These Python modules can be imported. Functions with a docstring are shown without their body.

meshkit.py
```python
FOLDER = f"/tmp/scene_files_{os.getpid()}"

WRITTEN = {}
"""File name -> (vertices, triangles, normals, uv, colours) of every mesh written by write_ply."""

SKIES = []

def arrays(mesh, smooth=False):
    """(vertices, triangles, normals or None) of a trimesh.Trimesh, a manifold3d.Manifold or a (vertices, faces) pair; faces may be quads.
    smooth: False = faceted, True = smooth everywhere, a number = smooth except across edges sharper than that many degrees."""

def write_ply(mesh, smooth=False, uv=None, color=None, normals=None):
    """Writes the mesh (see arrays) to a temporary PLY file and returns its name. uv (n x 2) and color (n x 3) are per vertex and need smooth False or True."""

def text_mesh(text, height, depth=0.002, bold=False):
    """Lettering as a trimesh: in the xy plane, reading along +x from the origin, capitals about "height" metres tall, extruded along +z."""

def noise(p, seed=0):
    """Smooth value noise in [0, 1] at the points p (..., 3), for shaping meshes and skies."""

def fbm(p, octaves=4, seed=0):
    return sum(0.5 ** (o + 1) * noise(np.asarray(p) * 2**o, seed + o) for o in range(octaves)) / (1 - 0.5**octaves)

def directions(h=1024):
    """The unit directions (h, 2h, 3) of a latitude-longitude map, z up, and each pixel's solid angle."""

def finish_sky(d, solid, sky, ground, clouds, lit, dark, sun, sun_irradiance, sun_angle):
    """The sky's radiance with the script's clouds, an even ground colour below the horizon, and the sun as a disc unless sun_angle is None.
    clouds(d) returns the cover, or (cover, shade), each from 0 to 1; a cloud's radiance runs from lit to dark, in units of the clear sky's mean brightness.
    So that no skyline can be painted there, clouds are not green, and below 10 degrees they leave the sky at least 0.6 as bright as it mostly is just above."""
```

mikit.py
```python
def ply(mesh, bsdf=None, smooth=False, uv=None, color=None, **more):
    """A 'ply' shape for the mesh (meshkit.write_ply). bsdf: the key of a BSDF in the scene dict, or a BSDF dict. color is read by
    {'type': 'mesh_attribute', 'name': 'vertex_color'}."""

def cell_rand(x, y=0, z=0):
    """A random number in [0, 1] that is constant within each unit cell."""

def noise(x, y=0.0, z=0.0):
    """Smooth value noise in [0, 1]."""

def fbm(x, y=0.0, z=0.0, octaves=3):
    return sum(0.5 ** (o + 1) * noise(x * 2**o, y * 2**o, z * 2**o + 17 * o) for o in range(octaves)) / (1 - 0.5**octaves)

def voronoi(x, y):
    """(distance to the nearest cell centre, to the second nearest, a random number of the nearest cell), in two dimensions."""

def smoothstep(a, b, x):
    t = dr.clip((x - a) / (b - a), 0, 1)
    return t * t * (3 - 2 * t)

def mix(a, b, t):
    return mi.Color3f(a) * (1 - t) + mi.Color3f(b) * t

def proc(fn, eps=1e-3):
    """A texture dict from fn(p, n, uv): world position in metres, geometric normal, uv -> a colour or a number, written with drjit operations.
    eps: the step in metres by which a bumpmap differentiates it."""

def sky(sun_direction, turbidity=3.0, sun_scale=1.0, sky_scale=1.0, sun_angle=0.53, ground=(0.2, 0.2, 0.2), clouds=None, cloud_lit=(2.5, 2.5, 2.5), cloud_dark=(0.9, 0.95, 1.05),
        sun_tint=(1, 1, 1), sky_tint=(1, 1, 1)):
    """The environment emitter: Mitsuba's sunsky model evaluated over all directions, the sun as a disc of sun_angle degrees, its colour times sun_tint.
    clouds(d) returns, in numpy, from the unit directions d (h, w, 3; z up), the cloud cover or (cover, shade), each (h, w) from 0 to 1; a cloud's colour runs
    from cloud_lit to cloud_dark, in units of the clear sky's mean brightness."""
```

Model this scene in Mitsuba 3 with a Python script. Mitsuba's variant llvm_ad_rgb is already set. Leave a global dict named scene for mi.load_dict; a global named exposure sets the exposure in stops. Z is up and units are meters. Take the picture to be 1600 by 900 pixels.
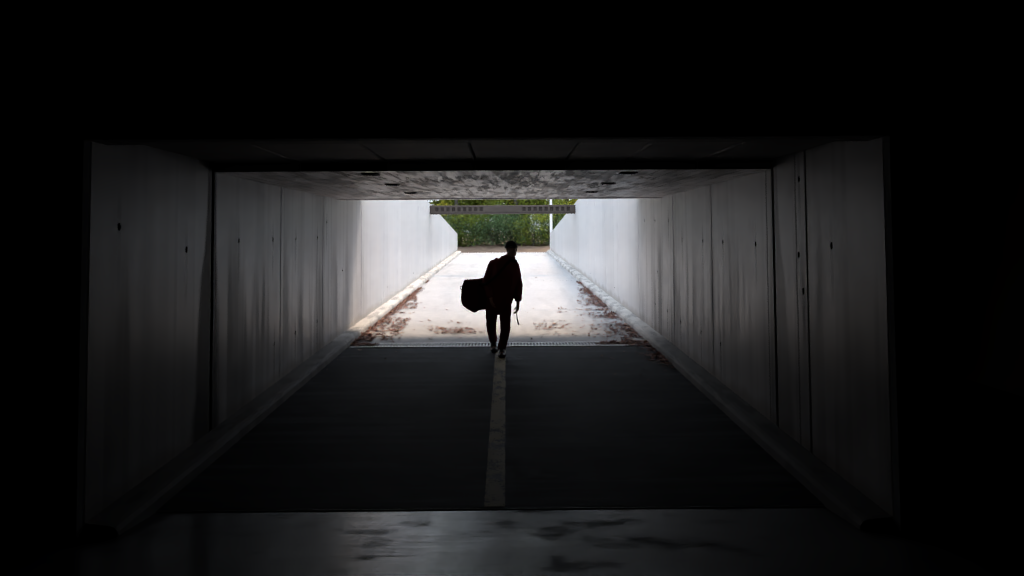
import math, numpy as np, trimesh, manifold3d as m3, drjit as dr, mitsuba as mi, mikit, meshkit
from shapely.geometry import Polygon
from mikit import proc, noise, fbm, smoothstep, mix, cell_rand, voronoi

# ------------------------------------------------------------------ camera, sky, exposure
T = mi.ScalarTransform4f
CAMZ = 2.06
PITCH, YAW, ROLL = 3.0, 0.41, 0.35
exposure = 2.85
scene, labels = {}, {}
fw = np.array([math.sin(math.radians(YAW)) * math.cos(math.radians(PITCH)), math.cos(math.radians(YAW)) * math.cos(math.radians(PITCH)), math.sin(math.radians(PITCH))])
rt = np.cross(fw, [0, 0, 1.0]); rt /= np.linalg.norm(rt)
up0 = np.cross(rt, fw)
upv = up0 * math.cos(math.radians(ROLL)) + rt * math.sin(math.radians(ROLL))
scene['camera'] = {'type': 'perspective', 'fov': 60.0, 'fov_axis': 'x', 'near_clip': 0.05, 'far_clip': 800.0,
                   'principal_point_offset_x': 0.0, 'principal_point_offset_y': 0.17,
                   'to_world': T().look_at(origin=[0, 0, CAMZ], target=(np.array([0, 0, CAMZ]) + fw).tolist(), up=upv.tolist())}
SUN = (0.24, 0.46, 0.85)
scene['sky'] = mikit.sky(SUN, turbidity=3, sun_scale=0.3, sun_angle=14.0, sun_tint=(1.10, 1.0, 0.92), clouds=lambda d: np.ones(d.shape[:2]), cloud_lit=(2.1, 2.38, 2.8), ground=(0.2, 0.2, 0.2))

# ------------------------------------------------------------------ layout numbers (metres, y runs away from the camera)
XL, XR = -2.88, 2.64          # inner wall faces
Y_FRONT, Y_EDGE, Y_JOINT, Y_PORTAL, Y_DECK, Y_END = 6.15, 6.85, 8.74, 15.16, 17.7, 52.8
Z_CEIL, Z_LIP, Z_RECESS = 2.712, 2.70, 2.80
def zfloor(y):                # the carriageway: up 2.7 % in the tunnel, 2.3 % on the ramp
    y = np.asarray(y, float)
    return np.where(y < Y_PORTAL, -0.176 + 0.027 * y, 0.2333 + 0.0233 * (y - Y_PORTAL))
def zwall(y):                 # top of the retaining walls
    return 3.40 - 0.057 * (np.asarray(y, float) - 32.7)

holes_R = [(7.19, 1.97), (8.0, 1.88), (7.9, 1.56), (7.95, 2.56), (9.38, 1.965), (10.8, 1.975), (11.9, 1.985), (13.3, 2.0), (15.5, 1.43), (14.4, 2.31), (15.7, 2.33), (16.9, 2.35),
           (13.5, 0.755), (12.1, 0.745), (11.0, 0.72), (15.8, 0.85), (14.6, 0.83), (21.7, 0.80), (28.0, 0.90)]
holes_L = [(6.63, 2.15), (8.03, 1.96), (9.6, 2.03), (11.0, 2.04), (12.2, 2.05), (13.6, 2.06), (15.7, 1.485), (13.6, 0.79), (12.2, 0.77), (11.1, 0.75), (21.7, 0.85), (27.7, 0.94), (14.3, 2.31)]

# ------------------------------------------------------------------ helpers
def new_key(name):
    if name not in scene and name not in labels and not any(k.startswith(name + '__') for k in scene):
        return name
    i = 1
    while True:
        k = f'{name}_{i:03d}'
        if k not in scene and k not in labels and not any(q.startswith(k + '__') for q in scene):
            return k
        i += 1
def obj(name, mesh, bsdf, parent=None, smooth=False, color=None, label=None, kind=None, **more):
    key = new_key((parent + '__' if parent else '') + name)
    scene[key] = mikit.ply(mesh, bsdf, smooth=smooth, color=color, **more)
    d = {}
    if label: d['label'] = label
    if kind: d['kind'] = kind
    if d: labels[key] = d
    return key
def thing(name, label, cat, group=None):
    key = new_key(name)
    labels[key] = {'label': label, 'category': cat}
    if group: labels[key]['group'] = group
    return key
def tag(key, label, cat, group=None):
    labels[key] = {**labels.get(key, {}), 'label': label, 'category': cat}
    if group: labels[key]['group'] = group
    return key
def cat(ms): return trimesh.util.concatenate(ms)
def cbox(x0, x1, y0, y1, z0, z1, c=0.0, top=None):
    """box with chamfered edges; top(y) may give a sloping top, as z1(y)."""
    f = lambda z: z if callable(z) else (lambda y: z)
    z0, z1 = f(z0), f(z1)
    p = []
    for sx, x in ((1, x0), (-1, x1)):
        for sy, y in ((1, y0), (-1, y1)):
            for sz, z in ((1, z0), (-1, z1)):
                zz = float(z(y))
                if c <= 0: p.append([x, y, zz])
                else: p += [[x, y + sy * c, zz + sz * c], [x + sx * c, y, zz + sz * c], [x + sx * c, y + sy * c, zz]]
    m = trimesh.convex.convex_hull(np.array(p))
    return m
def mf(mesh): return m3.Manifold(m3.Mesh(np.asarray(mesh.vertices, np.float32), np.asarray(mesh.faces, np.uint32)))
def tm(man):
    m = man.to_mesh()
    return trimesh.Trimesh(m.vert_properties[:, :3], m.tri_verts, process=False)
def sweep(profile, ys, zf):
    """a closed (x, z) profile carried along y over the floor height zf(y), capped."""
    n = len(profile); P = np.array(profile, float)
    v = np.concatenate([np.stack([P[:, 0], np.full(n, y), P[:, 1] + float(zf(y))], 1) for y in ys])
    f = []
    for k in range(len(ys) - 1):
        for i in range(n):
            a, b = k * n + i, k * n + (i + 1) % n
            f += [[a, b, b + n], [a, b + n, a + n]]
    tri = trimesh.creation.triangulate_polygon(Polygon(P), engine='earcut')
    def idx(q): return [int(np.argmin(np.abs(P - p).sum(1))) for p in q]
    ix = idx(tri[0])
    for t in tri[1]:
        a, b, c = ix[t[0]], ix[t[1]], ix[t[2]]
        f += [[a, b, c], [c + (len(ys) - 1) * n, b + (len(ys) - 1) * n, a + (len(ys) - 1) * n]]
    m = trimesh.Trimesh(v, f, process=False); m.fix_normals()
    return m
def tube(pts, rad, n=10):
    pts = np.array(pts, float); rad = np.broadcast_to(rad, len(pts)); v, f = [], []
    for i, p in enumerate(pts):
        d = pts[min(i + 1, len(pts) - 1)] - pts[max(i - 1, 0)]; d /= np.linalg.norm(d) + 1e-9
        a = np.cross(d, [0, 0, 1] if abs(d[2]) < 0.9 else [1, 0, 0]); a /= np.linalg.norm(a); b = np.cross(d, a)
        t = np.arange(n) * 2 * np.pi / n
        v.append(p + rad[i] * (np.cos(t)[:, None] * a + np.sin(t)[:, None] * b))
    v = np.concatenate(v + [pts[:1], pts[-1:]])
    for i in range(len(pts) - 1):
        for k in range(n):
            a, b = i * n + k, i * n + (k + 1) % n
            f += [[a, b, b + n], [a, b + n, a + n]]
    q = len(pts) * n
    for k in range(n):
        f += [[q, (k + 1) % n, k], [q + 1, q - n + k, q - n + (k + 1) % n]]
    m = trimesh.Trimesh(v, f, process=False); m.fix_normals(); return m
def ball(p, r, n=20):
    return m3.Manifold.sphere(1.0, n).scale(np.broadcast_to(r, 3).tolist()).translate([float(q) for q in p])
def bone(p, q, r, s):
    return m3.Manifold.batch_hull([ball(p, r), ball(q, s)])
def hull(*bs): return m3.Manifold.batch_hull(list(bs))
def soften(man, edge=0.03, it=10):
    m = tm(man.refine_to_length(edge)); m.merge_vertices()
    trimesh.smoothing.filter_taubin(m, lamb=0.5, nu=0.52, iterations=it)
    return m

# ------------------------------------------------------------------ materials
def two(d): return {'type': 'twosided', 'bsdf': d}
def rgb(*c): return {'type': 'rgb', 'value': list(c)}
def pb(color, rough=0.8, **k): return two({'type': 'principled', 'base_color': color if isinstance(color, dict) else rgb(*color), 'roughness': rough, **k})
def bump(tex, scale, inner): return two({'type': 'bumpmap', 'arbitrary': tex, 'scale': scale, 'bsdf': inner['bsdf']})

def wall_parts(p):
    x, y, z = p.x, p.y, p.z
    side = dr.select(x < 0, 31.0, 0.0)
    pan = cell_rand(dr.floor((y - 6.14) / 2.6), side, 5)
    tone = 0.61 + 0.06 * (pan - 0.5)
    cloud = fbm(y * 0.9 + side, z * 0.6, 3.0, 4)
    c = mix((0.91, 0.93, 0.95), (1.02, 1.01, 1.00), cloud) * tone
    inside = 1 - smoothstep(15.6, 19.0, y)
    c *= 1 - 0.10 * inside * (0.7 + 0.6 * fbm(y * 0.5 + side, z * 0.8, 5.0, 3))  # tunnel dimness put into the wall colour, mixed with blotchy dirt
    board = noise(y * 9 + side, z * 0.12)
    c *= 1 - (0.015 + 0.10 * inside) * smoothstep(0.45, 0.8, board)
    s1 = noise(y * 3.6 + side, z * 0.25, 1.7); s2 = noise(y * 8.5 + side, z * 0.4, 4.1)
    start = 0.9 + 1.5 * noise(y * 4.3 + side, 7.7)
    below = 1 - smoothstep(start - 0.7, start + 0.25, z)
    st = smoothstep(0.42, 0.78, s1) * (0.25 + 0.75 * below) + 0.7 * smoothstep(0.5, 0.8, s2) * below
    c *= 1 - dr.clip(st, 0, 1) * (0.03 + 0.44 * inside * (0.15 + 0.85 * smoothstep(0.42, 0.62, fbm(y * 0.75 + side, z * 0.25, 13.0, 2))))
    patch = smoothstep(0.52, 0.7, fbm(y * 0.8 + 9 + side, z * 0.9, 2.2, 3)) * inside
    c *= 1 - 0.18 * patch
    # wet, sooty run beside the expansion joint of the left wall
    w = 0.15 + 0.22 * (1 - smoothstep(0.8, 2.6, z)) * (0.6 + 0.8 * noise(z * 3.0, 2.2))
    run = (1 - smoothstep(w * 0.6, w, dr.abs(y - (Y_JOINT + 0.03 - w * 0.4)))) * dr.select(x < 0, 1.0, 0.35)
    run = dr.maximum(run, 0.5 * (1 - smoothstep(0.02, 0.05, dr.abs(y - 7.78))) * dr.select(x < 0, 0.2, 1.0))
    for jy in (8.05, 8.95):
        run = dr.maximum(run, dr.select(x < 0, 0.0, 0.6) * (1 - smoothstep(0.008, 0.035, dr.abs(y - jy - 0.02 * noise(z * 2.5, jy)))))
    c *= 1 - 0.88 * run
    # drips under and over the tie holes
    for hs, sd in ((holes_R, False), (holes_L, True)):
        for hy, hz in hs:
            if hy < 15:
                dd = (1 - smoothstep(0.015, 0.05, dr.abs(y - hy))) * (1 - smoothstep(0.1, 0.45, dr.abs(z - hz + 0.12))) * 0.35
                c *= 1 - dr.select((x < 0) == sd, dd, 0.0)
    # browner, darker band with a ragged rim just over the kerb
    zf = dr.select(y < 15.16, -0.176 + 0.027 * y, 0.2333 + 0.0233 * (y - 15.16))
    rim = 0.18 + 0.25 * fbm(y * 2.5 + side, 0.5, 8.1, 3)
    c = mix(c, c * mi.Color3f(0.62, 0.55, 0.48), (1 - smoothstep(rim * 0.5, rim, z - zf)) * 0.6)
    return c, dr.clip(dr.maximum(0.6 * st * inside, 1.3 * run), 0, 1)
def wall_col(p, n, uv): return wall_parts(p)[0]
def wall_rough(p, n, uv): return 0.31 + 0.22 * wall_parts(p)[1] + 0.06 * fbm(p.y * 1.1, p.z * 1.1, p.x, 3)
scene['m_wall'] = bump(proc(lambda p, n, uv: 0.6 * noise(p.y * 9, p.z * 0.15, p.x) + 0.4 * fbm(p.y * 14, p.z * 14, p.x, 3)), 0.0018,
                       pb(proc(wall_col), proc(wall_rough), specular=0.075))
def ceil_col(p, n, uv):
    x, y = p.x, p.y
    k = fbm(x * 0.9, y * 0.7, 6.0, 4); g = fbm(x * 9.0, y * 1.8, 1.0, 5); h = fbm(x * 26.0, y * 2.6, 4.0, 3); l = fbm(x * 1.6, y * 1.1, 12.0, 3)
    c = mix((0.54, 0.525, 0.53), (0.78, 0.76, 0.76), k) * (0.86 + 0.2 * cell_rand(dr.floor(x / 0.17 + 40), dr.floor(y / 2.15), 3))
    mid = 1 - smoothstep(0.7, 2.3, dr.abs(x + 0.1 + 0.8 * (noise(y * 1.1, 3.0) - 0.5)))
    board = 1 - smoothstep(0.004, 0.014, dr.abs(x / 0.17 + 40 - dr.floor(x / 0.17 + 40.5)) * 0.17)
    near = 0.55 + 0.45 * (1 - smoothstep(9.5, 13.5, y))
    d = (smoothstep(0.44, 0.60, g) * 0.55 + 0.65 * smoothstep(0.44, 0.66, h)) * (0.25 + 0.75 * smoothstep(0.36, 0.58, l)) * (0.3 + 0.7 * mid) * (near + 0.15) + 0.25 * board
    return c * (1 - 0.72 * dr.clip(d, 0, 1))
def ceil_rough(p, n, uv):
    return 0.35 + 0.18 * smoothstep(0.42, 0.60, 0.5 * fbm(p.x * 9.0, p.y * 1.8, 1.0, 5) + 0.5 * fbm(p.x * 26, p.y * 2.6, 4.0, 3))
scene['m_ceiling'] = bump(proc(lambda p, n, uv: fbm(p.x * 9, p.y * 9, 1.0, 4)), 0.0025, pb(proc(ceil_col), proc(ceil_rough), specular=0.6))
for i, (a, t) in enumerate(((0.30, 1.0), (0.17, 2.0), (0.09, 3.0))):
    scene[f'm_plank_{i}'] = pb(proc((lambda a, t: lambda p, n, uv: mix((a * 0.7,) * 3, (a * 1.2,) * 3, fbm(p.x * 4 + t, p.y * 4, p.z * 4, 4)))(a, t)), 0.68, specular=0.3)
def tarmac(p, n, uv):
    x, y = p.x, p.y
    f = noise(x * 160, y * 160); s = fbm(x * 0.7, y * 6.0, 2.0, 4); t = fbm(x * 1.3, y * 1.3, 5.0, 4)
    c = mix((0.008, 0.009, 0.011), (0.044, 0.048, 0.054), smoothstep(0.25, 0.75, 0.5 * s + 0.5 * t)) * (0.7 + 0.6 * f)
    return c * (1 + 0.5 * smoothstep(0.55, 0.7, s))
scene['m_tarmac'] = bump(proc(lambda p, n, uv: fbm(p.x * 90, p.y * 90, 0.5, 2)), 0.006, pb(proc(tarmac), 0.7, specular=0.05))
def ramp_col(p, n, uv):
    x, y = p.x, p.y
    k = fbm(x * 0.8, y * 0.5, 2.0, 4); f = fbm(x * 20, y * 20, 3.0, 3); w = fbm(x * 3.0, y * 0.35, 8.0, 3)
    c = mix((0.345, 0.345, 0.345), (0.425, 0.425, 0.425), k) * (0.93 + 0.14 * f)
    c *= 1 - 0.10 * smoothstep(0.52, 0.75, w)
    crack = 1 - smoothstep(0.0, 0.02, dr.abs(y - 29.6 - 0.5 * fbm(x * 1.5, 1.0, 1.0, 4))) 
    return c * (1 - 0.6 * crack * smoothstep(0.4, 0.9, x))
scene['m_ramp'] = bump(proc(lambda p, n, uv: fbm(p.x * 40, p.y * 40, 0.5, 3)), 0.004, pb(proc(ramp_col), 0.8, specular=0.3))
scene['m_kerb'] = bump(proc(lambda p, n, uv: fbm(p.x * 30, p.y * 30, p.z * 30, 3)), 0.006,
    pb(proc(lambda p, n, uv: mix((0.30, 0.29, 0.27), (0.58, 0.56, 0.53), fbm(p.x * 3, p.y * 1.7, p.z * 6, 4)) * (1 - 0.35 * smoothstep(0.5, 0.7, fbm(p.x * 9, p.y * 2.2, 3.0, 4))) * (1 - 0.76 * (1 - smoothstep(14.8, 17.0, p.y + 1.5 * fbm(p.x * 3, p.y * 1.5, 1.0, 3))))), 0.8))  # kerb darkened inside the tunnel: its shade is put into the colour
def slab_col(p, n, uv):
    k = fbm(p.x * 1.3, p.y * 1.3, 3.0, 4); b = smoothstep(0.55, 0.95, fbm(p.x * 3.4 + 11, p.y * 5.0, 9.0, 4))
    return mix((0.02, 0.02, 0.024), (0.045, 0.045, 0.05), k) * (1 - 0.5 * b)
def slab_rough(p, n, uv):
    return 0.17 + 0.10 * fbm(p.x * 1.1, p.y * 1.8, 1.0, 4) + 0.28 * smoothstep(-0.5, 0.4, p.x + 0.7 * (fbm(p.x * 1.5, p.y * 1.5, 4.0, 3) - 0.5)) + 0.35 * smoothstep(0.55, 0.95, fbm(p.x * 3.4 + 11, p.y * 5.0, 9.0, 4))
scene['m_slab'] = bump(proc(lambda p, n, uv: noise(p.y * 170, p.x * 3, 2.0) + 0.5 * noise(p.y * 390, p.x * 5, 6.0)), 0.0008, two({'type': 'principled', 'base_color': proc(slab_col), 'roughness': proc(slab_rough), 'specular': 0.24}))
scene['m_dark_wall'] = pb(proc(lambda p, n, uv: mix((0.11, 0.115, 0.125), (0.18, 0.185, 0.20), fbm(p.x * 1.5, p.y * 1.5 + p.z * 1.2, p.z * 0.7, 4))), 0.9, specular=0.2)
scene['m_hole'] = pb((0.035, 0.034, 0.033), 0.9)
scene['m_fitting'] = pb((0.03, 0.03, 0.032), 0.7)
scene['m_steel'] = pb(proc(lambda p, n, uv: mix((0.50, 0.50, 0.50), (0.66, 0.66, 0.65), fbm(p.x * 12, p.y * 12, p.z * 12, 3))), 0.5, metallic=0.15)
scene['m_iron'] = pb((0.22, 0.22, 0.22), 0.5, metallic=0.3)
scene['m_edge'] = pb((0.05, 0.05, 0.05), 0.6, metallic=0.3)
scene['m_line'] = pb(proc(lambda p, n, uv: mix((0.05, 0.048, 0.04), (0.30, 0.24, 0.115), smoothstep(0.33, 0.55, fbm(p.x * 9, p.y * 5, 1.0, 4) * 0.7 + 0.3 * noise(p.x * 70, p.y * 70)))), 0.7)
scene['m_bar'] = bump(proc(lambda p, n, uv: fbm(p.x * 20, p.y * 20, p.z * 20, 3)), 0.004, pb(proc(lambda p, n, uv: mix((0.042, 0.032, 0.026), (0.085, 0.067, 0.055), fbm(p.x * 3, p.y * 3, p.z * 9, 4))), 0.75))
scene['m_pocket'] = pb((0.042, 0.033, 0.028), 0.9)
scene['m_white_paint'] = pb((0.78, 0.78, 0.77), 0.4)
scene['m_soil'] = bump(proc(lambda p, n, uv: fbm(p.x * 5, p.y * 5, p.z * 5, 4)), 0.05, pb(proc(lambda p, n, uv: mix((0.07, 0.045, 0.03), (0.20, 0.14, 0.10), fbm(p.x * 2.1, p.y * 2.1, 1.0, 5))), 0.95))
scene['m_bark'] = bump(proc(lambda p, n, uv: fbm(p.x * 18, p.y * 18, p.z * 4, 3)), 0.03, pb(proc(lambda p, n, uv: mix((0.05, 0.045, 0.038), (0.13, 0.12, 0.10), fbm(p.x * 9, p.y * 9, p.z * 2, 4))), 0.9))
VC = {'type': 'mesh_attribute', 'name': 'vertex_color'}
scene['m_leaf'] = {'type': 'principledthin', 'base_color': VC, 'roughness': 0.55, 'diff_trans': 1.0, 'spec_trans': 0.0, 'eta': 1.4}
scene['m_litter'] = two({'type': 'principled', 'base_color': VC, 'roughness': 0.8})
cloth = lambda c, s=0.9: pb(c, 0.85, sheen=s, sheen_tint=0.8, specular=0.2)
scene['m_jacket'] = cloth((0.13, 0.026, 0.03)); scene['m_trousers'] = cloth((0.085, 0.025, 0.028)); scene['m_cap'] = cloth((0.01, 0.011, 0.009))  # maroon of jacket and trousers stands in for a red glow round the outline
scene['m_bag'] = cloth((0.085, 0.024, 0.024)); scene['m_strap'] = cloth((0.012, 0.011, 0.011))  # bag colour carries the same painted red rim glow
scene['m_shoe'] = pb((0.012, 0.012, 0.014), 0.5); scene['m_skin'] = pb((0.30, 0.17, 0.12), 0.55); scene['m_hair'] = pb((0.012, 0.01, 0.008), 0.6)
scene['m_paper'] = pb((0.45, 0.44, 0.42), 0.6); scene['m_eye'] = pb((0.02, 0.02, 0.02), 0.3)

# ------------------------------------------------------------------ ground, ramp, floors
def ground_z(x, y):
    side = np.maximum(XL - 0.3 - x, x - XR - 0.3)
    a = np.where(y < Y_DECK, 4.05, zwall(y) - 0.12)
    far = 1.13 + 0.32 * np.clip((y - 55.2) / 2.2, 0, 1) + 0.02 * np.clip(y - 58, 0, 60)
    t = np.clip((y - 51.5) / 4.5, 0, 1); t = t * t * (3 - 2 * t)
    base = np.where(side < 0, far, (a * (1 - t) + far * t) + 0.05 * np.clip(side, 0, 12))
    return base + (meshkit.fbm(np.stack([x * 0.7, y * 0.7, x * 0], -1), 4, 3) - 0.5) * np.where(y > 55.2, 0.35, np.where(side > 0.4, 0.2, 0.0))
def grid(xs, ys):
    X, Y = np.meshgrid(xs, ys); v = np.stack([X, Y, ground_z(X, Y)], -1).reshape(-1, 3)
    n, m = len(xs), len(ys); i = (np.arange(m - 1)[:, None] * n + np.arange(n - 1)).reshape(-1)
    return trimesh.Trimesh(v, np.concatenate([np.stack([i, i + 1, i + n + 1], 1), np.stack([i, i + n + 1, i + n], 1)]), process=False)
ysg = np.concatenate([[-300, -100, -40, -10, 5, Y_DECK - 0.02], np.arange(Y_DECK, 75, 0.8), [80, 90, 110, 150, 300]])
outs = np.array([0, 0.4, 0.9, 1.5, 2.3, 3.3, 4.6, 6.2, 8.5, 12, 18, 30, 60, 300])
g = [grid((XL - 0.30 - outs)[::-1], ysg), grid(XR + 0.30 + outs, ysg),
     grid(np.linspace(XL - 0.30, XR + 0.30, 18), np.concatenate([[Y_END + 0.0], np.arange(Y_END + 0.4, 75, 0.5), [80, 90, 110, 150, 300]])),
     grid(np.linspace(XL - 0.30, XR + 0.30, 5), np.array([-300, -100, -40, -10, 5, Y_DECK - 0.05]))]
# the earth over the tunnel lies at deck level
v = g[3].vertices.copy(); v[:, 2] = 4.05; g[3].vertices = v
obj('ground', cat(g), 'm_soil', kind='structure', smooth=40)

ys = np.linspace(Y_EDGE, Y_PORTAL - 0.285, 20)
tf = sweep([(XL + 0.004, -0.25), (XR - 0.004, -0.25), (XR - 0.004, 0), (XL + 0.004, 0)], ys, zfloor)
tfk = obj('road', tf, 'm_tarmac', kind='structure')
rng = np.random.default_rng(4)
def strip(x0, x1, y0, y1, dz):
    yy = np.linspace(y0, y1, 40); j = lambda: (rng.random(40) - 0.5) * 0.008
    return sweep([(x0, 0.0), (x1, 0.0), (x1, dz), (x0, dz)], yy, lambda y: zfloor(y) + 0.001)
obj('centre_line', strip(-0.178, -0.018, Y_EDGE + 0.01, 14.75, 0.004), 'm_line', tfk, label='worn yellowish white line along the middle of the dark road')
obj('edge_strip', cbox(XL + 0.01, XR - 0.01, Y_EDGE - 0.03, Y_EDGE - 0.002, -0.1, 0.006, 0.003), 'm_edge', tfk)
rp = 'ramp'; labels[rp] = {'kind': 'structure'}
joints = [Y_PORTAL + 0.28, 20.6, 25.8, 31.0, 36.2, 41.4, 46.6, Y_END + 0.35]
for a, b in zip(joints[:-1], joints[1:]):
    obj('slab', cbox(XL + 0.004, XR - 0.004, a + (0.008 if a < 30 else 0.02), b - (0.008 if b < 30 else 0.02), lambda y: zfloor(y) - 0.3, zfloor, 0.006), 'm_ramp', rp)
labels[rp] = {'kind': 'structure'}
TILT = math.tan(math.radians(3.8))
obj('lower_slab', sweep([(-8, -0.5), (8, -0.5), (8, 0), (-8, 0)], [-7.0, 0.0, Y_EDGE - 0.035], lambda y: -0.002 + TILT * (Y_EDGE - 0.035 - max(y, 0.0))), 'm_slab', None, kind='structure')
scene['floor'] = scene.pop('lower_slab'); labels['floor'] = labels.pop('lower_slab')
obj('pad', cbox(XL, XR, Y_EDGE - 0.05, 54, -0.9, -0.4), 'm_hole', None, kind='structure'); scene['subgrade'] = scene.pop('pad'); labels['subgrade'] = labels.pop('pad')

kl = [(XL + 0.002, -0.05), (XL + 0.235, -0.05), (XL + 0.225, 0.075), (XL + 0.205, 0.105), (XL + 0.17, 0.118), (XL + 0.002, 0.135)]
kr = [(XR - (x - XL), z) for x, z in kl][::-1]
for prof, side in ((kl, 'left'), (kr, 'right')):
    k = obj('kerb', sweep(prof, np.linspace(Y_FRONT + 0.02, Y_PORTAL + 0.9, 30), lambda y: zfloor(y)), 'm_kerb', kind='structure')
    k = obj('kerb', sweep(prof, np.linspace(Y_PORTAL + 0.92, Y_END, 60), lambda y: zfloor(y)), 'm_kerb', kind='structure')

# ------------------------------------------------------------------ walls with their cast-in tie holes
HOLE_R = 0.030
def wall_panels(parent, side, cuts, top, holes, gap=0.006):
    x0, x1 = (XL - 0.30, XL) if side == 'L' else (XR, XR + 0.30)
    for a, b in zip(cuts[:-1], cuts[1:]):
        ga = 0.028 if abs(a - Y_JOINT) < 0.1 else gap; gb = 0.028 if abs(b - Y_JOINT) < 0.1 else gap
        m = cbox(x0, x1, a + ga, b - gb, lambda y: min(-0.35, float(zfloor(y)) - 0.35), top, 0.012)
        mine = [(y, z) for y, z in holes if a < y < b]
        if mine:
            man = mf(m); r = HOLE_R
            for y, z in mine:
                c = m3.Manifold.cylinder(0.08, r * 1.12, r * 0.9, 20).rotate([0, -90 if side == 'R' else 90, 0]) if False else m3.Manifold.cylinder(0.12, r, r, 20, True).rotate([0, 90, 0])
                man = man - c.translate([XL if side == 'L' else XR, y, z])
            m = tm(man)
        k = obj('wall_panel', m, 'm_wall', parent)
        for y, z in mine:
            s = -1 if side == 'L' else 1; xw = XL if side == 'L' else XR
            cup = trimesh.creation.revolve([[0, 0.05], [HOLE_R - 0.012, 0.05], [HOLE_R - 0.004, 0.0], [HOLE_R - 0.001, -0.001], [HOLE_R - 0.001, 0.056], [0, 0.056]], sections=18)
            cup.apply_transform(trimesh.transformations.rotation_matrix(s * math.pi / 2, [0, 1, 0])); cup.apply_translation([xw + s * 0.004, y, z])
            cup.fix_normals()
            obj('tie_hole', cup, 'm_hole', k)
up = thing('underpass', 'grey stained concrete underpass with vertical wall panels and low flat ceiling', 'underpass')
inner = [Y_FRONT + 0.002, Y_JOINT, 11.38, 14.0, Y_DECK]
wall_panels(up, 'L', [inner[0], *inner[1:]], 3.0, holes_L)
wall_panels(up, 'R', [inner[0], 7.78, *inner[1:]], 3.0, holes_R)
for xw, s in ((XL, -1), (XR, 1)):
    obj('joint_filler', cbox(*sorted((xw + s * 0.05, xw + s * 0.2)), Y_JOINT - 0.027, Y_JOINT + 0.027, -0.3, 3.0), 'm_hole', up)
wl = thing('retaining_wall', 'bright concrete retaining wall on the left of the ramp, its top sloping down away', 'retaining wall')
wr = thing('retaining_wall', 'pale grey concrete retaining wall on the right of the ramp, its top sloping down towards the white post', 'retaining wall')
outer = [Y_DECK, 21.0, 23.7, 26.4, 29.1, 31.8, 37.2, 42.6, Y_END]
wall_panels(wl, 'L', outer, zwall, holes_L); wall_panels(wr, 'R', outer, zwall, holes_R)

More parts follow.
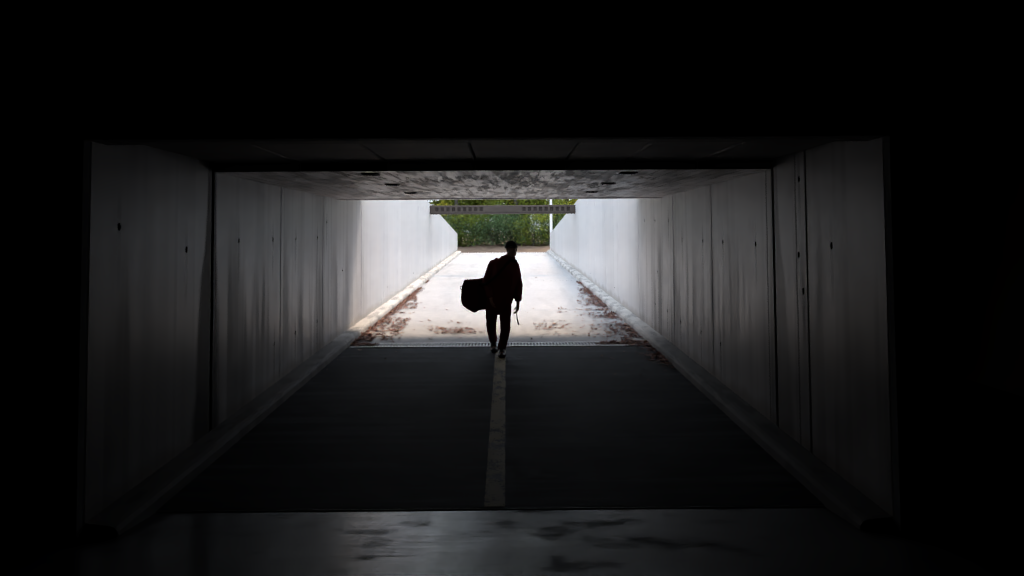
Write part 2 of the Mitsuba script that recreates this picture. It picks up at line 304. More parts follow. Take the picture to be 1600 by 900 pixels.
# ceiling
for a, b in ((Y_JOINT, 10.9), (10.9, 13.05), (13.05, Y_PORTAL - 0.16)):
    obj('ceiling_panel', cbox(XL + 0.003, XR - 0.003, a + 0.004, b - 0.004, Z_CEIL, 2.98, 0.008), 'm_ceiling', up)
obj('portal_beam', cbox(XL + 0.003, XR - 0.003, Y_PORTAL - 0.16, Y_PORTAL + 0.14, Z_LIP, 2.98, 0.015), 'm_ceiling', up)
px = [XL + 0.003, -2.02, -1.16, -0.29, 0.59, 1.17, 1.9, XR - 0.003]
tones = [1, 2, 0, 2, 0, 1, 2]
for a, b, t in zip(px[:-1], px[1:], [2, 1, 1, 2, 1, 1, 2]):
    obj('ceiling_plank', cbox(a + 0.006, b - 0.006, Y_FRONT + 0.25, Y_JOINT - 0.02, Z_RECESS, 3.0, 0.012), f'm_plank_{t}', up)
for a, b, t in zip(px[:-1], px[1:], tones):
    obj('step_block', cbox(a + 0.005, b - 0.005, Y_JOINT - 0.015 - 0.01 * (t == 0), Y_JOINT + 0.003, Z_CEIL + 0.002, Z_RECESS - 0.002, 0.008), f'm_plank_{t}', up)
obj('header_beam', cbox(XL + 0.003, XR - 0.003, Y_FRONT + 0.002, Y_FRONT + 0.245, 2.735, 3.0, 0.012), 'm_plank_2', up)
obj('deck', cbox(XL - 0.32, XR + 0.32, Y_FRONT + 0.1, Y_DECK, 3.01, 3.75, 0.02), 'm_ceiling', up)
obj('parapet', cbox(XL - 0.32, XR + 0.32, Y_DECK - 0.3, Y_DECK - 0.02, 3.752, 4.7, 0.02), 'm_ceiling', up)
obj('deck_edge', cbox(XL + 0.003, XR - 0.003, Y_DECK - 0.16, Y_DECK, 2.90, 3.008, 0.01), 'm_ceiling', up)

# the black chamber the camera stands in
ch = thing('chamber', 'black unlit chamber wall and soffit framing the underpass opening', 'wall')
obj('front_wall', cbox(-8, XL, Y_FRONT - 0.1, Y_FRONT, -0.02, 2.735), 'm_dark_wall', ch)
obj('front_wall', cbox(XR, 8, Y_FRONT - 0.1, Y_FRONT, -0.02, 2.735), 'm_dark_wall', ch)
obj('lintel', cbox(-8, 8, Y_FRONT - 0.1, Y_FRONT, 2.737, 3.5), 'm_dark_wall', ch)
obj('side_wall', cbox(-8.2, -8, -7, Y_FRONT, -0.3, 3.5), 'm_dark_wall', ch); obj('side_wall', cbox(8, 8.2, -7, Y_FRONT, -0.3, 3.5), 'm_dark_wall', ch)
obj('back_wall', cbox(-8.2, 8.2, -7.2, -7, -0.3, 3.5), 'm_dark_wall', ch)
obj('ceiling', cbox(-8.2, 8.2, -7.2, Y_FRONT, 3.5, 3.7), 'm_dark_wall', ch)

# ceiling fittings
rows = {'left': -1.39, 'right': 1.26}
for side, x in rows.items():
    for w, y in (('nearest', 9.1), ('middle', 10.9), ('farthest', 13.0)):
        t = thing('ceiling_fitting', f'{w} small dark rectangular fitting in the {side} row on the lit ceiling', 'fitting', 'dark fittings on the underpass ceiling')
        obj('housing', cbox(x - 0.085, x + 0.085, y - 0.10, y + 0.10, Z_CEIL - 0.012, Z_CEIL - 0.001, 0.003), 'm_fitting', t)
        obj('cover', cbox(x - 0.06, x + 0.06, y - 0.08, y + 0.08, Z_CEIL - 0.015, Z_CEIL - 0.0125, 0.001), 'm_hole', t)

# ------------------------------------------------------------------ drain grate across the road
dg = thing('drain_grate', 'long narrow steel drain grate set across the road under the portal', 'drain')
zg = float(zfloor(Y_PORTAL))
for y in (Y_PORTAL - 0.28, Y_PORTAL + 0.19):
    obj('frame_rail', cbox(-2.62, 2.38, y, y + 0.085, zg - 0.06, zg + 0.006, 0.004), 'm_steel', dg)
bars = [cbox(x, x + 0.028, Y_PORTAL - 0.193, Y_PORTAL + 0.188, zg - 0.03, zg + 0.002) for x in np.arange(-2.6, 2.36, 0.055)]
obj('grate_bars', cat(bars), 'm_iron', dg, kind='stuff', label='row of short steel bars over the dark slot')
obj('channel', cbox(-2.62, 2.38, Y_PORTAL - 0.193, Y_PORTAL + 0.188, zg - 0.3, zg - 0.15), 'm_hole', dg)

# ------------------------------------------------------------------ height bar and post
hb = thing('height_bar', 'brown beam with square pockets spanning high between the two retaining walls', 'beam')
yb, z0, z1 = 33.6, 2.955, 3.25
bm = mf(cbox(XL + 0.002, XR - 0.002, yb, yb + 0.3, z0, z1, 0.012))
pk = [x for i in range(9) for x in (XL + 0.27 + 0.21 * i, XR - 0.27 - 0.21 * i)]
for x in pk: bm = bm - mf(cbox(x - 0.06, x + 0.06, yb - 0.05, yb + 0.17, z0 + 0.075, z0 + 0.225))
obj('beam', tm(bm), 'm_bar', hb)
for x in pk: obj('pocket', cbox(x - 0.058, x + 0.058, yb + 0.05, yb + 0.168, z0 + 0.077, z0 + 0.223), 'm_pocket', hb)
obj('bottom_flange', cbox(XL + 0.004, XR - 0.004, yb - 0.03, yb + 0.33, z0 - 0.035, z0 - 0.002, 0.006), 'm_bar', hb)
lp = thing('lamp_post', 'slim white post standing behind the far end of the right retaining wall', 'post')
obj('pole', tube([[2.72, 53.35, 1.0], [2.72, 53.35, 3.0], [2.72, 53.35, 6.2]], [0.085, 0.08, 0.06], 16), 'm_white_paint', lp, smooth=40)
obj('base_plate', cbox(2.57, 2.87, 53.2, 53.5, 1.12, 1.26, 0.01), 'm_steel', lp)
obj('lamp_head', cbox(2.2, 2.8, 53.24, 53.46, 6.2, 6.3, 0.03), 'm_white_paint', lp)

# ------------------------------------------------------------------ fallen leaves
rng = np.random.default_rng(11)
def litter(pts, size=(0.03, 0.065)):
    n = len(pts); a = rng.random(n) * 2 * np.pi; s = rng.uniform(*size, n)
    z = zfloor(pts[:, 1]); tilt = rng.normal(0, 0.28, (n, 2))
    base = np.array([[-1, 0, 0.10], [-0.3, -0.42, 0.0], [0.45, -0.36, 0.05], [1.1, 0, 0.22], [0.45, 0.36, 0.02], [-0.3, 0.42, 0.12]])
    P = base[None] * s[:, None, None]
    ca, sa = np.cos(a)[:, None], np.sin(a)[:, None]
    X, Y = P[..., 0] * ca - P[..., 1] * sa, P[..., 0] * sa + P[..., 1] * ca
    Z = P[..., 2] + np.abs(X * tilt[:, :1] + Y * tilt[:, 1:]) + 0.004 + rng.random(n)[:, None] * 0.012
    v = np.stack([X + pts[:, :1], Y + pts[:, 1:], Z + z[:, None]], -1).reshape(-1, 3)
    f = np.array([[0, 1, 5], [1, 2, 5], [2, 4, 5], [2, 3, 4]])[None] + np.arange(n)[:, None, None] * 6
    pal = np.array([[0.20, 0.095, 0.075], [0.27, 0.14, 0.10], [0.14, 0.075, 0.06], [0.33, 0.20, 0.13], [0.22, 0.09, 0.075], [0.10, 0.06, 0.05]])
    c = pal[rng.integers(0, len(pal), n)] * rng.uniform(0.7, 1.3, (n, 1))
    return trimesh.Trimesh(v, f.reshape(-1, 3), process=False), np.repeat(c, 6, 0)
P = []
kin_l, kin_r = XL + 0.24, XR - 0.24
def keep(p, scale, th, seed):
    return p[meshkit.fbm(np.stack([p[:, 0] * scale[0], p[:, 1] * scale[1], p[:, 0] * 0 + seed], -1), 3, seed) > th]
# right: a ragged bank against the kerb
y = rng.uniform(12.6, 29, 2300); w = np.interp(y, [12.6, 14.5, 16, 18, 22, 25, 29], [0.12, 0.28, 0.60, 0.65, 0.45, 0.25, 0.08])
d = rng.exponential(0.42, len(y)) * w; p = np.stack([kin_r - d, y], 1); p = p[d < 1.5 * w]
P.append(keep(p, (0.7, 2.6), 0.46, 5)); m = rng.random(len(p)) < 0.15; P.append(p[m])
# left: thick wedge by the grate, thinning along the kerb
y = rng.uniform(15.5, 30, 1700); w = np.interp(y, [15.3, 16, 17.5, 20, 22.5, 25, 30], [0.70, 0.75, 0.65, 0.6, 0.4, 0.12, 0.03])
d = rng.uniform(0, 1, len(y)) ** 1.3 * w; p = np.stack([kin_l + d, y], 1)
P.append(keep(p, (0.5, 1.5), 0.49, 8)); P.append(p[(p[:, 1] < 17.2) & (rng.random(len(p)) < 0.5)]); P.append(np.stack([kin_l + rng.exponential(0.05, 900), rng.uniform(15.3, 27, 900)], 1))
# drifts on the carriageway
for cx, cy, sx, sy, n, th in ((-1.0, 17.3, 0.30, 0.50, 300, 0.52), (-0.9, 16.4, 0.3, 0.25, 120, 0.50), (-1.2, 18.6, 0.25, 0.25, 150, 0.50), (0.85, 18.0, 0.22, 0.25, 90, 0.52), (0.7, 17.1, 0.25, 0.2, 60, 0.52), (1.3, 20.5, 0.25, 0.3, 40, 0.5),
                              (1.1, 16.2, 0.5, 0.4, 35, 0.5), (-0.4, 21, 1.6, 4, 50, 0.5)):
    P.append(keep(rng.normal([cx, cy], [sx, sy], (n, 2)), (1.0, 3.2), th, 12))
P.append(np.stack([rng.uniform(1.2, kin_r, 26), rng.uniform(11, 15, 26)], 1)); P.append(np.stack([rng.uniform(kin_l, -1.6, 10), rng.uniform(12, 15, 10)], 1))
P.append(np.stack([rng.uniform(1.6, kin_r, 160), rng.normal(Y_PORTAL, 0.08, 160)], 1)); P.append(np.stack([rng.uniform(kin_l, -2.2, 120), rng.normal(Y_PORTAL, 0.08, 120)], 1))
P = np.concatenate(P); P = P[(P[:, 0] > kin_l) & (P[:, 0] < kin_r)]
m, c = litter(P)
k = obj('leaf_litter', m, 'm_litter', color=c, kind='stuff'); labels[k].update(label='reddish brown fallen leaves drifted along both kerbs and across the ramp', category='leaves')

# ------------------------------------------------------------------ vegetation beyond the ramp
def leaf_mesh(P, size, cols, r):
    n = len(P); u = r.normal(size=(n, 3)); u /= np.linalg.norm(u, axis=1, keepdims=True)
    w = r.normal(size=(n, 3)) + [0, 0, 0.8]; w = np.cross(u, w); w /= np.linalg.norm(w, axis=1, keepdims=True) + 1e-9
    s = r.uniform(*size, n)[:, None]
    v = np.stack([P - u * s, P + w * s * 0.5, P + u * s, P - w * s * 0.5], 1).reshape(-1, 3)
    f = (np.array([[0, 1, 2], [0, 2, 3]])[None] + np.arange(n)[:, None, None] * 4).reshape(-1, 3)
    return trimesh.Trimesh(v, f, process=False), np.repeat(cols, 4, 0)
PAL = {'yellow': np.array([[0.14, 0.14, 0.018], [0.17, 0.16, 0.022], [0.12, 0.13, 0.018], [0.19, 0.17, 0.03]]),
       'green': np.array([[0.075, 0.095, 0.018], [0.095, 0.115, 0.02], [0.06, 0.078, 0.016], [0.11, 0.125, 0.03]]),
       'blue': np.array([[0.042, 0.07, 0.032], [0.058, 0.085, 0.04], [0.035, 0.055, 0.025], [0.068, 0.09, 0.045]])}
def plant(kind, x, y, h, rx, low, pal, nleaf, seed, label, cat_, group, trunk_r=0.12, stems=1, size=(0.06, 0.11)):
    r = np.random.default_rng(seed); z = float(ground_z(np.array([x]), np.array([y]))[0]) - 0.05
    t = thing(kind, label, cat_, group)
    wood, tips = [], []
    for s in range(stems):
        a = r.random() * 6.28; lean = r.uniform(0.02, 0.10) if stems == 1 else r.uniform(0.12, 0.35)
        pts = [np.array([x, y, z])]
        for k in range(1, 7):
            pts.append(np.array([x + math.cos(a) * lean * h * k / 6 + r.normal(0, 0.03) * h * 0.15, y + math.sin(a) * lean * h * k / 6 + r.normal(0, 0.03) * h * 0.15, z + h * 0.92 * k / 6]))
        rr = trunk_r * (1.0 if stems == 1 else 0.5) * np.linspace(1, 0.15, 7); rr[0] *= 1.35
        trunk = tube(pts, rr, 9)
        wood.append(trunk)
        nb = 16 if stems == 1 else 7
        for b in range(nb):
            f = low + (1 - low) * (b + r.random()) / nb; q = f * 6; i = min(int(q), 5)
            p0 = pts[i] + (pts[i + 1] - pts[i]) * (q - i); an = r.random() * 6.28
            L = rx * (0.55 + 0.6 * r.random()) * math.sin(math.pi * (0.2 + 0.72 * (f - low) / (1 - low + 1e-6))) + 0.2
            e = p0 + np.array([math.cos(an) * L, math.sin(an) * L, L * r.uniform(0.0, 0.55)])
            mid = (p0 + e) / 2 + r.normal(0, 0.08, 3)
            wood.append(tube([p0, mid, e], np.array([0.3, 0.2, 0.07]) * trunk_r * (1 if stems == 1 else 0.6), 5)); tips += [e, mid, p0 + (e - p0) * 0.8 + r.normal(0, 0.25, 3)]
    tips = np.array(tips); nc = len(tips)
    cid = r.integers(0, nc, nleaf); rad = r.uniform(0.22, 0.6, nc) * (rx / 2.2) ** 0.5
    off = r.normal(size=(nleaf, 3)) * [1, 1, 0.62]
    Pn = tips[cid] + off * rad[cid][:, None]
    gz = ground_z(Pn[:, 0], Pn[:, 1]); Pn[:, 2] = np.maximum(Pn[:, 2], gz + 0.05 + 0.2 * r.random(nleaf))
    base = 3.0 * PAL[pal][r.integers(0, 4, nc)][cid] * r.uniform(0.75, 1.25, (nleaf, 1))
    m, c = leaf_mesh(Pn, size, base, r)
    obj('trunk' if stems == 1 else 'stem', cat(wood) if stems == 1 else cat(wood), 'm_bark', t, smooth=50)
    obj('crown' if stems == 1 else 'foliage', m, 'm_leaf', t, color=c)
    return t
ORD = ['first', 'second', 'third', 'fourth', 'fifth', 'sixth', 'seventh', 'eighth', 'ninth', 'tenth']
def ordinal(table, i, lim):
    seen = sorted((q for q in range(len(table)) if abs(table[q][0] / table[q][1]) < lim), key=lambda q: table[q][0] / table[q][1])
    return ORD[seen.index(i)] if i in seen else None
# shrubs along the far side, then young trees, then tall trees
shr = [(-6.6, 59.0, 2.6, 'green'), (-5.1, 58.6, 2.3, 'yellow'), (-3.7, 58.4, 2.0, 'blue'), (-2.3, 58.6, 2.2, 'green'), (-0.9, 58.2, 1.9, 'blue'), (0.5, 58.6, 2.1, 'blue'), (1.8, 58.3, 2.0, 'green'),
       (3.2, 58.6, 2.2, 'blue'), (4.6, 58.7, 2.4, 'green'), (6.2, 59.2, 2.7, 'yellow'), (-8.6, 58, 2.8, 'green'), (8.2, 58, 2.8, 'green')]
word = {'green': 'mid green', 'yellow': 'yellowish green', 'blue': 'dark bluish green'}
for i, (x, y, h, p) in enumerate(shr):
    plant('shrub', x, y, h, 1.15, 0.12, p, 3000, 100 + i, (f'low {word[p]} shrub, {ordinal(shr, i, 0.06)} from left in the front row beyond the ramp' if ordinal(shr, i, 0.06) else f'low {word[p]} shrub beyond the ramp hidden behind the {"left" if x < 0 else "right"} retaining wall'), 'shrub', 'low shrubs in the front row beyond the ramp', 0.05, 5, (0.05, 0.10))
yt = [(-4.6, 61.5, 6.5, 'yellow'), (-2.0, 61.0, 5.8, 'green'), (-0.6, 62.2, 6.2, 'yellow'), (1.6, 61.2, 6.0, 'green'), (3.4, 62.0, 6.6, 'yellow'), (5.4, 61.4, 6.4, 'yellow'), (-6.8, 62.5, 6.6, 'green'), (7.6, 62.4, 6.6, 'green'), (0.3, 63.6, 7.0, 'yellow'), (-3.2, 64, 7.2, 'green')]
for i, (x, y, h, p) in enumerate(yt):
    plant('young_tree', x, y, h, 2.0, 0.10, p, 6000, 200 + i, (f'{word[p]} young tree, {ordinal(yt, i, 0.08)} from left among those behind the shrubs' if ordinal(yt, i, 0.08) else f'{word[p]} young tree beyond the ramp hidden behind the {"left" if x < 0 else "right"} retaining wall'), 'tree', 'young trees beyond the ramp', 0.07, 1, (0.06, 0.12))
tt = [(0.78, 60.1, 13, 'green', 'tall dark trunked tree just right of the middle of the thicket'), (-3.25, 59.8, 13, 'green', 'tall grey trunked tree behind the far end of the left retaining wall'),
      (-7.5, 66, 15, 'yellow', None), (-1.8, 69, 15, 'green', None), (4.9, 67, 14, 'green', None), (9.0, 66, 15, 'yellow', None), (-12, 63, 14, 'green', None), (13, 64, 14, 'green', None), (1.8, 74, 16, 'yellow', None), (-5.5, 76, 16, 'green', None), (8, 77, 16, 'green', None)]
for i, (x, y, h, p, l) in enumerate(tt):
    plant('tall_tree', x, y, h * 0.62, 2.6, 0.25, p, 6000, 300 + i, l or (f'tall {word[p]} tree, {ordinal(tt, i, 0.08)} from left among the tall trees of the thicket' if ordinal(tt, i, 0.08) else f'tall {word[p]} tree hidden beside the thicket behind the {"left" if x < 0 else "right"} retaining wall'), 'tree', None if l else 'tall trees at the back of the thicket', 0.20, 1, (0.09, 0.16))

# ------------------------------------------------------------------ the walking person
PY = 13.95; PZ = float(zfloor(13.9)); SC = 1386.0 / PY
def J(px, py, dy=0.0):        # a joint from its place in the silhouette, dy metres nearer (-) or farther (+)
    k = (PY + dy) / 1386.0
    return np.array([(px - 790) * k, PY + dy, CAMZ - (py - 370) * k])
head = J(799.0, 389.5); neck0 = J(794, 403, 0.03); chest = J(789, 424, 0.02); waist = J(783, 455, 0.03); pelvis = J(779, 474, 0.03)
shL, shR = J(803.0, 417.5), J(770.5, 414, 0.02)          # his left arm is on the right of the picture
elL, wrL = J(808.8, 445, 0.05), J(808.2, 473, -0.04)
elR, wrR = J(759, 441, 0.02), J(766, 466, -0.18)
hipL, hipR = J(788.3, 478, 0.02), J(767.2, 478, 0.04)
knL, anL, toL = J(788.3, 515, -0.10), J(782.6, 546.5, -0.06), J(782.6, 557, -0.24)
knR, anR, toR = J(766.3, 511, 0.10), J(769.4, 537, 0.46), J(770.8, 546.5, 0.34)
toL[2] = zfloor(toL[1]) + 0.045; anL[2] = zfloor(anL[1]) + 0.10
toR[2] = zfloor(toR[1]) + 0.04
anR[2] = max(anR[2], zfloor(anR[1]) + 0.16)
body = [hull(ball(chest + [-0.09, 0, 0.02], 0.105), ball(chest + [0.09, 0, 0.02], 0.105), ball(waist + [-0.06, 0, 0], 0.10), ball(waist + [0.06, 0, 0], 0.10)),
        hull(ball(shL + [-0.03, 0, -0.01], 0.055), ball(shR + [0.03, 0, -0.01], 0.055), ball(chest + [0.07, 0, 0.0], 0.10), ball(chest + [-0.07, 0, 0], 0.10)),
        hull(ball(waist + [-0.06, 0, 0], 0.10), ball(waist + [0.06, 0, 0], 0.10), ball(pelvis + [-0.07, 0, 0], 0.105), ball(pelvis + [0.07, 0, 0], 0.105)),
        hull(ball(neck0, 0.062), ball((shL + shR) / 2 + [0, 0.01, 0], 0.08)), bone(neck0, head + [-0.01, 0.03, -0.06], 0.058, 0.055)]
for s, e, w_ in ((shL, elL, wrL), (shR, elR, wrR)):
    body += [bone(s, e, 0.052, 0.042), bone(e, w_, 0.041, 0.027)]
for h_, k_, a_, t_ in ((hipL, knL, anL, toL), (hipR, knR, anR, toR)):
    body += [bone(h_, k_, 0.078, 0.055), bone(k_ , k_ * 0.62 + a_ * 0.38 + [0, 0.025, 0], 0.056, 0.056), bone(k_ * 0.62 + a_ * 0.38 + [0, 0.025, 0], a_, 0.054, 0.036), bone(a_, t_, 0.040, 0.030)]
# head: skull, jaw, nose, ears; turned a little towards the picture's right and bowed
def HD(x, y, z):              # head frame: x picture right, y away, z up
    a, b = math.radians(14), math.radians(-10)
    v = np.array([x, y, z]); v = np.array([v[0] * math.cos(a) - v[1] * math.sin(a), v[0] * math.sin(a) + v[1] * math.cos(a), v[2]])
    return head + np.array([v[0], v[1] * math.cos(b) - v[2] * math.sin(b), v[1] * math.sin(b) + v[2] * math.cos(b)]) + [0.012 * -z / 0.1, 0, 0]
body += [hull(ball(HD(0, 0.02, 0.03), (0.074, 0.09, 0.085)), ball(HD(0, -0.01, -0.02), (0.066, 0.075, 0.07))),
         hull(ball(HD(0, -0.035, -0.03), 0.055), ball(HD(0, -0.055, -0.105), 0.026), ball(HD(0.03, -0.01, -0.085), 0.028), ball(HD(-0.03, -0.01, -0.085), 0.028)),
         hull(ball(HD(0, -0.085, 0.02), 0.009), ball(HD(0, -0.104, -0.028), 0.013), ball(HD(0.012, -0.085, -0.032), 0.01), ball(HD(-0.012, -0.085, -0.032), 0.01)),
         hull(ball(HD(0.02, -0.082, -0.062), 0.007), ball(HD(-0.02, -0.082, -0.062), 0.007), ball(HD(0, -0.09, -0.06), 0.008)),
         hull(ball(HD(0.078, 0.015, 0.0), (0.01, 0.02, 0.03)), ball(HD(0.074, 0.008, -0.025), 0.009)), hull(ball(HD(-0.078, 0.015, 0.0), (0.01, 0.02, 0.03)), ball(HD(-0.074, 0.008, -0.025), 0.009))]
def hand(w, direction, curl_dir, thumb_dir, side):
    d = np.array(direction, float); d /= np.linalg.norm(d); c = np.array(curl_dir, float); c -= d * (c @ d); c /= np.linalg.norm(c); s = np.cross(d, c) * side
    pk = [w, w + d * 0.085 + s * 0.034, w + d * 0.092 + s * 0.012, w + d * 0.09 - s * 0.012, w + d * 0.082 - s * 0.034]
    out = [hull(ball(pk[0], 0.026), *[ball(p, 0.015) for p in pk[1:]])]
    for i, L in enumerate((0.068, 0.076, 0.071, 0.055)):
        p = pk[1 + i]; ang = 0.35
        for q, r0 in ((0.45, 0.0095), (0.32, 0.0088), (0.23, 0.008)):
            e = p + (d * math.cos(ang) + c * math.sin(ang)) * L * q * 1.05
            out.append(bone(p, e, r0, r0 * 0.93)); p = e; ang += 0.5
    t = w + d * 0.03 + s * 0.028; td = np.array(thumb_dir, float); td /= np.linalg.norm(td)
    e = t + (s * 0.55 + d * 0.7 + c * 0.45) * 0.042; out.append(bone(t, e, 0.014, 0.011)); f = e + (d * 0.8 + c * 0.6) * 0.032; out.append(bone(e, f, 0.0105, 0.009))
    return out
body += hand(wrL + [-0.001, 0, -0.02], [-0.10, -0.1, -1], [-0.9, -0.2, 0], [0, -1, -1], 1)
body += hand(wrR, [0.15, -0.35, -0.9], [0.9, 0, 0.1], [0, -1, -1], -1)
man = m3.Manifold.batch_boolean(body, m3.OpType.Add)
bm = tm(man.refine_to_length(0.011)); bm.merge_vertices(); trimesh.smoothing.filter_taubin(bm, lamb=0.5, nu=0.52, iterations=6)
pe = obj('person', bm, 'm_skin', smooth=True)
tag(pe, 'silhouetted person in a dark jacket and cap walking towards us on the road', 'person')
# clothes
def puff(parts, amp, seed, edge=0.022, it=12, freq=11):
    m = soften(m3.Manifold.batch_boolean(parts, m3.OpType.Add), edge, it); n = m.vertex_normals
    m.vertices = m.vertices + n * ((meshkit.fbm(m.vertices * [freq, freq, freq * 1.6], 3, seed) - 0.5) * 2 * amp)[:, None]
    return m
hem = J(779, 480, 0.03)
jk = [hull(ball(shL + [-0.035, 0, -0.015], 0.085), ball(shR + [0.03, 0, -0.01], 0.085), ball(chest + [0.09, 0, -0.02], 0.145), ball(chest + [-0.09, 0, -0.02], 0.145)),
      hull(ball(chest + [0.09, 0, -0.02], 0.145), ball(chest + [-0.10, 0, -0.02], 0.145), ball(waist + [0.065, 0, 0], 0.14), ball(waist + [-0.09, 0, 0], 0.14)),
      hull(ball(waist + [0.065, 0, 0], 0.14), ball(waist + [-0.09, 0, 0], 0.14), ball(hem + [0.055, 0, -0.0], 0.115), ball(hem + [-0.095, 0, -0.0], 0.115)),
      hull(ball(neck0 + [0.0, 0.01, -0.015], 0.078), ball(shL + [-0.05, 0, 0], 0.07), ball(shR + [0.06, 0, 0.01], 0.07)),
      bone(shL, elL, 0.082, 0.068), bone(elL, elL * 0.25 + wrL * 0.75, 0.070, 0.060), hull(ball(elL + [-0.06, 0.0, 0.06], 0.07), ball(J(801, 461, 0.02), 0.055), ball(J(790, 455, 0.03), 0.08)), bone(shR, elR, 0.085, 0.07), bone(elR, elR * 0.15 + wrR * 0.85, 0.068, 0.05),
      bone(J(775, 406.5, 0.04), J(776, 407, 0.06), 0.038, 0.04), bone(J(784.5, 403.5, 0.03), J(786, 405, 0.06), 0.036, 0.045)]
jm = puff(jk, 0.012, 3)
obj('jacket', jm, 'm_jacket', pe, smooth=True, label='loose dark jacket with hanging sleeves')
# rolled collar
cl = []
for a in np.linspace(0, 2 * math.pi, 15)[:-1]:
    cl.append(neck0 + np.array([0.082 * math.cos(a), 0.075 * math.sin(a) + 0.01, -0.005 + 0.018 * math.sin(a)]))
cb = [bone(cl[i], cl[(i + 1) % len(cl)], 0.026, 0.026) for i in range(len(cl))]
obj('collar', puff(cb, 0.004, 5, 0.015, 6), 'm_jacket', pe, smooth=True)
tr = []
for h_, k_, a_, o in ((hipL, knL, anL, 0.0), (hipR, knR, anR, 0.0)):
    tr += [bone(h_, k_, 0.098, 0.076), bone(k_, k_ * 0.5 + a_ * 0.5 + [0, 0.02, 0], 0.076, 0.068), bone(k_ * 0.5 + a_ * 0.5 + [0, 0.02, 0], a_ + [0, 0.01, 0.03], 0.068, 0.066)]
tr.append(hull(ball(hipL + [0, 0, 0.04], 0.098), ball(hipR + [0, 0, 0.04], 0.098)))
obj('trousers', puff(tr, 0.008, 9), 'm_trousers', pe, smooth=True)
for a_, t_, name in ((anL, toL, 'shoe'), (anR, toR, 'shoe')):
    d = (t_ - a_); heel = a_ + np.array([0, 0.055, -0.05]) if a_ is anL else a_ + np.array([0, 0.05, -0.045])
    if a_ is anL:
        heel[2] = zfloor(heel[1]) + 0.045
    s = [hull(ball(a_, 0.052), ball(heel, 0.044), ball(a_ * 0.5 + t_ * 0.5, 0.048)), hull(ball(heel, 0.044), ball(t_ + [0.022, 0.05, -0.004], 0.042), ball(t_ + [-0.022, 0.05, -0.004], 0.042), ball(t_, (0.045, 0.05, 0.036)))]
    mm = soften(m3.Manifold.batch_boolean(s, m3.OpType.Add), 0.018, 8)
    v = mm.vertices.copy()
    v[:, 2] = np.maximum(v[:, 2], zfloor(v[:, 1]) + 0.004); mm.vertices = v
    obj(name, mm, 'm_shoe', pe, smooth=50)
# cap and hair
cp = hull(ball(HD(0, 0.02, 0.045), (0.100, 0.112, 0.096)), ball(HD(0, 0.02, 0.02), (0.102, 0.114, 0.06)))
cut = m3.Manifold.cube([0.5, 0.5, 0.5], True).rotate([-10, 0, 0]).translate(HD(0, 0, -0.235).tolist())
obj('cap', puff([cp - cut], 0.003, 4, 0.015, 5), 'm_cap', pe, smooth=True, label='dark close fitting cap')
br = hull(ball(HD(0.05, -0.075, 0.028), (0.02, 0.015, 0.006)), ball(HD(-0.05, -0.075, 0.028), (0.02, 0.015, 0.006)), ball(HD(0.02, -0.125, 0.018), (0.03, 0.02, 0.006)), ball(HD(-0.02, -0.125, 0.018), (0.03, 0.02, 0.006)))
obj('cap_brim', soften(br, 0.012, 3), 'm_cap', pe, smooth=True)
hr = hull(ball(HD(0, 0.045, -0.01), (0.078, 0.068, 0.055)), ball(HD(0, 0.055, -0.055), (0.055, 0.045, 0.035)))
obj('hair', puff([hr], 0.004, 6, 0.015, 4), 'm_hair', pe, smooth=True)
for s in (-1, 1): obj('eye', tm(ball(HD(0.03 * s, -0.083, 0.008), 0.008)), 'm_eye', pe, smooth=True)

# bag slung at the hip
bg = thing('bag', 'bulky dark shoulder bag hanging at the right hip of the walking person', 'bag')
out = [(788, 436), (772, 434), (757, 433.5), (745, 435.5), (727, 436.5), (724.5, 438), (721.5, 447), (719.5, 462), (719.6, 470), (723, 477), (731, 482.5), (739, 487.5), (742.5, 487), (748, 483.5), (760, 482), (788, 483)]
def bagpt(px, py, dy):
    q = J(px, py, dy); return q
bs = []
for dy, k in ((-0.02, 0.90), (0.05, 1.0), (0.20, 1.0), (0.27, 0.90)):
    for px_, py_ in out:
        cx, cy = 755, 460
        bs.append(J(cx + (px_ - cx) * k, cy + (py_ - cy) * k, dy))
sec = []
poly = Polygon([tuple(J(a, b, 0.12)[[0, 2]]) for a, b in out]).buffer(-0.03).buffer(0.03).simplify(0.002)
cs = m3.CrossSection([np.array(poly.exterior.coords)[:-1].tolist()]); cs = cs if cs.area() > 0 else m3.CrossSection([np.array(poly.exterior.coords)[::-1][:-1].tolist()])
lay = [(0.0, -0.05), (0.035, -0.012), (0.08, 0.0), (0.18, 0.0), (0.225, -0.012), (0.26, -0.05)]
bagm = []
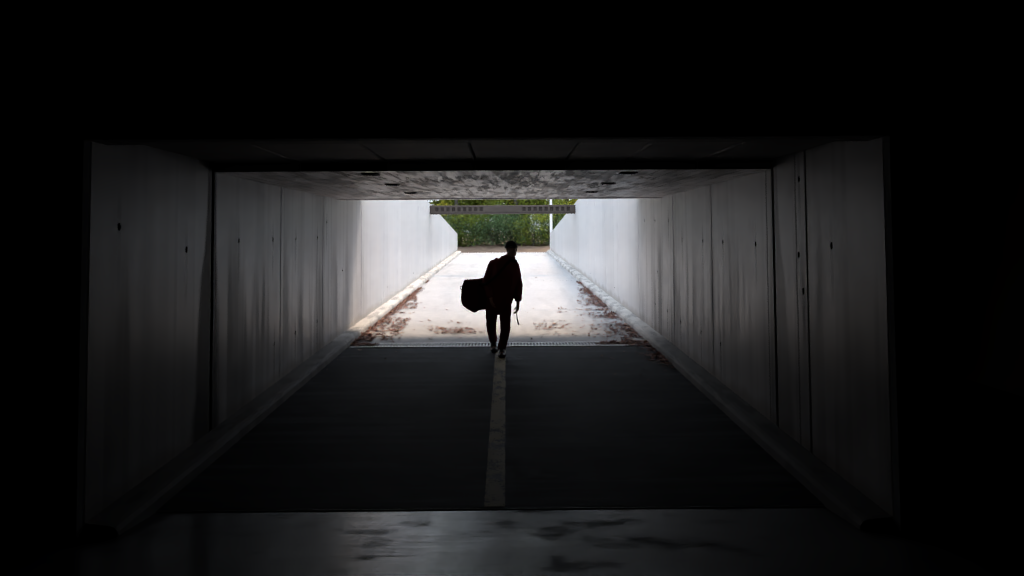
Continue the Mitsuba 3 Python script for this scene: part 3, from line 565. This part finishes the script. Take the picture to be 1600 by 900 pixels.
for (a, o), (b, o2) in zip(lay[:-1], lay[1:]):
    bagm.append(cs.offset(min(o, o2), m3.JoinType.Round).extrude(b - a + 0.002).translate([0, 0, a]))
bm2 = m3.Manifold.batch_boolean(bagm, m3.OpType.Add).rotate([90, 0, 0]).translate([0, J(0, 0, 0.25)[1], 0])
bmesh = soften(bm2, 0.018, 14); nn = bmesh.vertex_normals
bmesh.vertices = bmesh.vertices + nn * ((meshkit.fbm(bmesh.vertices * 9, 3, 2) - 0.5) * 0.02)[:, None]
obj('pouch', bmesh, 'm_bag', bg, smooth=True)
stp = [J(806, 409, -0.06), J(797, 407, -0.10), J(790, 414, -0.155), J(776, 430, -0.165), J(760, 443, -0.10), J(748, 445, 0.0)]
stb = [J(806, 409, -0.0), J(800, 404, 0.06), J(793, 412, 0.17), J(776, 432, 0.2), J(758, 440, 0.2), J(748, 445, 0.2)]
for pts in (stp, stb):
    obj('strap', tm(m3.Manifold.batch_boolean([bone(pts[i], pts[i + 1], (0.02, 0.006, 0.02), (0.02, 0.006, 0.02)) for i in range(len(pts) - 1)], m3.OpType.Add)), 'm_strap', bg, smooth=40)
lo = [J(722, 446, 0.12), J(719.2, 447, 0.12), J(718.9, 449.5, 0.12), J(720.4, 452.5, 0.12), J(721.5, 454, 0.12)]
obj('loop', tube(lo, 0.007, 8), 'm_strap', bg, smooth=True)
zp = [J(726, 441, -0.005), J(750, 440, -0.012), J(775, 440, -0.012)]
obj('zip', tube(zp, 0.006, 6), 'm_strap', bg, smooth=True)
# slim object in the hand
sk = thing('stick', 'slim pale stick held pointing down in the hand of the walking person', 'stick')
pts = [J(804.6, 483, -0.07), J(806.0, 491, -0.07), J(806.8, 498, -0.075), J(808.8, 506, -0.08)]
obj('shaft', soften(m3.Manifold.batch_boolean([bone(pts[0], pts[1], (0.006, 0.005, 0.006), (0.006, 0.005, 0.006)), bone(pts[1], pts[2], (0.006, 0.005, 0.006), (0.010, 0.006, 0.01)), bone(pts[2], pts[3], (0.010, 0.006, 0.01), (0.012, 0.006, 0.012))], m3.OpType.Add), 0.01, 3), 'm_paper', sk, smooth=True)
